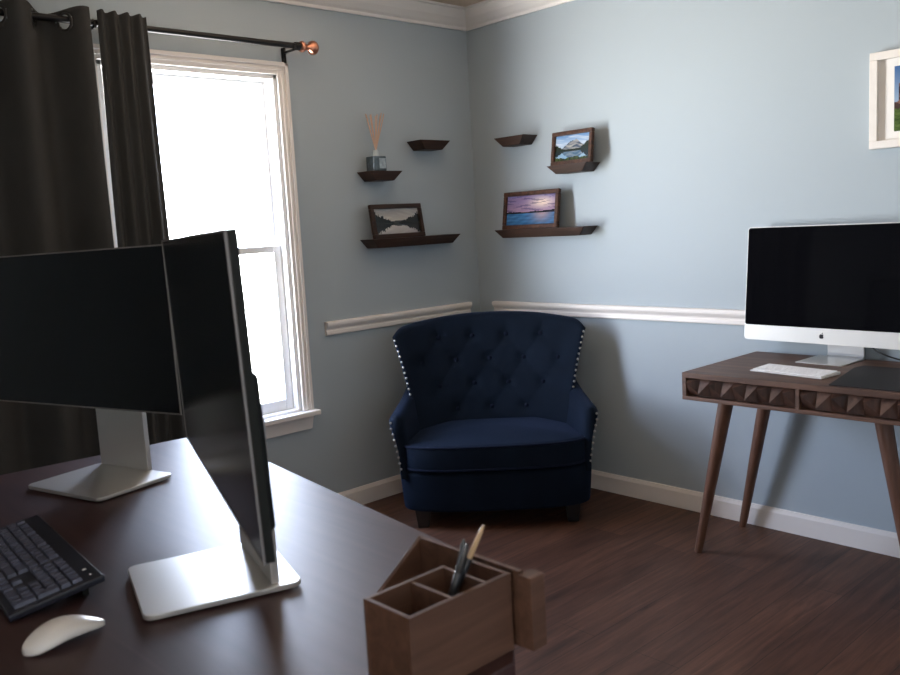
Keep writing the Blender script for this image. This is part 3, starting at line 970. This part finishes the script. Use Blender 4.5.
def big_keyboard():
    L_, Dp = .446, .151
    tx = math.atan2(.024, Dp)
    # centre of the front edge
    ang = R(-95)
    right = Vector((math.cos(ang), math.sin(ang))); back = Vector((-math.sin(ang), math.cos(ang)))
    rc = Vector((-3.001, -1.938)); ctr = rc - right*L_/2
    t = thing('keyboard', 'full size dark keyboard on the espresso desk beside the white mouse', 'keyboard', (ctr.x, ctr.y, ZD+.0005), (0, 0, ang))
    ca, sa = math.cos(tx), math.sin(tx)
    def T(x, y, z): return Vector((x, y*ca-z*sa, y*sa+z*ca+.001))
    w2 = L_/2
    def rb(x0, x1, y0, y1, z0, z1):
        return MB().hexa([T(x0, y0, z0), T(x1, y0, z0), T(x1, y1, z0), T(x0, y1, z0)], [T(x0, y0, z1), T(x1, y0, z1), T(x1, y1, z1), T(x0, y1, z1)])
    rb(-w2, w2, 0, Dp, 0, .012).build('case', M['kb'], t, bevel=.003)
    for x in (-w2+.05, w2-.05):
        MB().box(x-.022, x+.022, Dp-.034, Dp-.024, 0, .0185).build('foot', M['blackplastic'], t)
    rb(w2-.060, w2-.054, Dp-.020, Dp-.014, .0121, .0126).build('indicator_light', M['white_key'], t, label='small pale indicator mark')
    rb(w2-.028, w2-.024, Dp-.017, Dp-.014, .0121, .0126).build('indicator_light', M['white_key'], t, label='small pale indicator mark')
    pitch = (L_-.026)/22.5
    y0 = .012; kh = (Dp-.030-y0)/6
    proto = {}
    def key(x, row, w_, h_=1, half=False):
        kk = (w_, h_)
        X = -w2+.013+x*pitch; Y = y0+row*kh
        if kk not in proto:
            wk = w_*pitch; hk = h_*kh
            g = .0011
            mb = MB()
            def q(a, b, z): return Vector((a, b*ca-z*sa, b*sa+z*ca))
            i_ = .0016
            mb.hexa([q(g, g, 0), q(wk-g, g, 0), q(wk-g, hk-g, 0), q(g, hk-g, 0)], [q(g+i_, g+i_*.7, .006), q(wk-g-i_, g+i_*.7, .006), q(wk-g-i_, hk-g-i_, .006), q(g+i_, hk-g-i_, .006)])
            o = mb.build('key', M['key'], t)
            proto[kk] = o
        else:
            o = proto[kk].copy(); col.objects.link(o)
        o.location = T(X, Y, .0121)
    for x in (0, 1.5, 2.5, 3.5, 4.5, 6, 7, 8, 9, 10.5, 11.5, 12.5, 13.5+.0): key(x, 5, 1)
    for x in (15.25, 16.25, 17.25, 18.5, 19.5, 20.5, 21.5): key(x, 5, 1)
    for i in range(13): key(i, 4, 1)
    key(13, 4, 2)
    key(0, 3, 1.5)
    for i in range(12): key(1.5+i, 3, 1)
    key(13.5, 3, 1.5)
    key(0, 2, 1.75)
    for i in range(11): key(1.75+i, 2, 1)
    key(12.75, 2, 2.25)
    key(0, 1, 2.25)
    for i in range(10): key(2.25+i, 1, 1)
    key(12.25, 1, 2.75)
    for x, w_ in ((0, 1.25), (1.25, 1.25), (2.5, 1.25), (10, 1.25), (11.25, 1.25), (12.5, 1.25), (13.75, 1.25)): key(x, 0, w_)
    key(3.75, 0, 6.25)
    for r_ in (3, 4):
        for i in range(3): key(15.25+i, r_, 1)
    key(16.25, 1, 1)
    for i in range(3): key(15.25+i, 0, 1)
    for r_ in (1, 2, 3, 4):
        for i in range(3): key(18.5+i, r_, 1)
    key(21.5, 4, 1); key(21.5, 2, 1, 2); key(21.5, 0, 1, 2)
    key(18.5, 0, 2); key(20.5, 0, 1)
big_keyboard()
def mouse():
    L_, W_ = .120, .064
    o_ = thing('computer_mouse', 'white arched wireless mouse on the dark desk in the foreground', 'mouse', (-2.962, -2.066, ZD+.0005), (0, 0, R(3)))
    b = MB()
    n, m_ = 36, 20
    def top(t): return .005+.033*math.sin(PI*(t*.90+.05))**.9*(1-.22*t)
    def bot(t): return .0003+.0085*max(0, math.sin(PI*(t*.95-.06)))**1.2+.003*max(0, t-.8)
    def wd(t):
        e = abs(2*t-1)
        return W_/2*(1-e**(3.4 if t < .5 else 2.0))**.5*(1-.12*t)
    rings = []
    for i in range(n+1):
        t = i/n
        tt = .5-.5*math.cos(PI*t)
        tt = .004+.992*tt
        x = -L_/2+L_*tt; w_ = wd(tt)
        zt, zb_ = max(top(tt), bot(tt)+.002), bot(tt)
        ring = []
        for k in range(m_):
            a = 2*PI*k/m_
            c, s = math.cos(a), math.sin(a)
            y = w_*math.copysign(abs(c)**.8, c)
            ze = zb_+(zt-zb_)*.30
            z = ze+(zt-ze)*abs(s)**1.1 if s > 0 else ze-(ze-zb_)*abs(s)**.5
            ring.append(b.bm.verts.new((x, y, z)))
        rings.append(ring)
    for i in range(n):
        for k in range(m_): b.bm.faces.new((rings[i][k], rings[i+1][k], rings[i+1][(k+1) % m_], rings[i][(k+1) % m_]))
    b.bm.faces.new(rings[0]); b.bm.faces.new(rings[-1][::-1])
    b.build('shell', M['white_gloss'], o_, True, angle=180)
    for y in (-.012, .012):
        MB().box(-.045, -.020, y-.002, y+.002, 0, .004).build('glide', M['blackplastic'], o_)
mouse()

def organizer():
    zt = .870
    t = thing('desk_organizer', 'brown wooden desk organizer with pen compartments at the near desk corner', 'organizer', (-2.637, -2.53, ZD+.0005))
    cx, cy = -2.637, -2.53
    h = zt-ZD
    x0, x1 = -2.728-cx, -2.546-cx
    y0, y1 = -2.592-cy, -2.500-cy
    w_ = .007
    b = MB()
    xe = x0+(x1-x0)*.76
    b.box(x0, x1, y0, y0+w_, 0, h).box(x0, xe+.003, y1-w_, y1, 0, h)
    b.box(x0, x0+w_, y0+w_, y1-w_, 0, h).box(x1-w_, x1, y0+w_, y1-w_, 0, h)
    b.box(x0+w_, x1-w_, y0+w_, y1-w_, 0, .006)
    b.build('pen_box', M['org'], t, bevel=.001)
    xd = x0+(x1-x0)*.43
    MB().box(xd-.003, xd+.003, y0+w_, y1-w_, .006, h-.002).build('divider', M['org'], t)
    MB().box(xe-.003, xe+.003, y0+w_, y1-w_, .006, h-.0005).build('divider', M['org'], t)
    # open tray behind the box with sloped side
    yt = -2.384-cy
    xb = -2.528-cx
    s = MB()
    s.prism([(xb, 0), (xb, h), (xb-.004, h), (-2.628-cx, h-.068), (-2.628-cx, 0)], lambda p, k: (p[0], (yt-.008, yt)[k], p[1]))
    s.build('sloped_side', M['org'], t, bevel=.001)
    MB().box(-2.628-cx, xb-.009, y1, yt-.008, 0, .006).build('tray_floor', M['org'], t)
    MB().box(xb-.008, xb, y0-.006, yt-.008, 0, h).build('back_panel', M['org'], t, bevel=.001)
    e = MB().box(xb-.012, xb+.016, y0-.030, y0-.0065, .004, h-.003)
    e.build('end_block', M['org'], t, bevel=.001)
    return cx, cy, h
organizer()
def pen(name, label, foot, tip, r_, m, capm):
    foot = Vector(foot); tip = Vector(tip); d = tip-foot
    t = thing(name, label, 'pen', foot, group='pens in the desk organizer')
    MB().tube([d*0, d*.01, d*.74, d*.745], [r_*.8, r_, r_, r_*.9], 10).build('barrel', m, t, True)
    MB().tube([d*.745, d*.76, d*.93, d*.98, d], [r_*.8, r_*.8, r_*.65, r_*.4, r_*.2], 10).build('point', capm, t, True)
pz = ZD+.0085
pen('pen', 'longest pen in the organizer, dark with a tan pointed tip', (-2.638, -2.517, pz), (-2.581, -2.580, .945), .0050, M['pen'], M['brass'])
pen('pen', 'slate pen in the organizer, right of the tan-tipped one', (-2.606, -2.520, pz), (-2.596, -2.556, .925), .0050, M['pen_grey'], M['pen_grey'])
pen('pen', 'black pen in the organizer, left of the tan-tipped one', (-2.640, -2.532, pz), (-2.605, -2.572, .925), .0056, M['pen'], M['pen'])
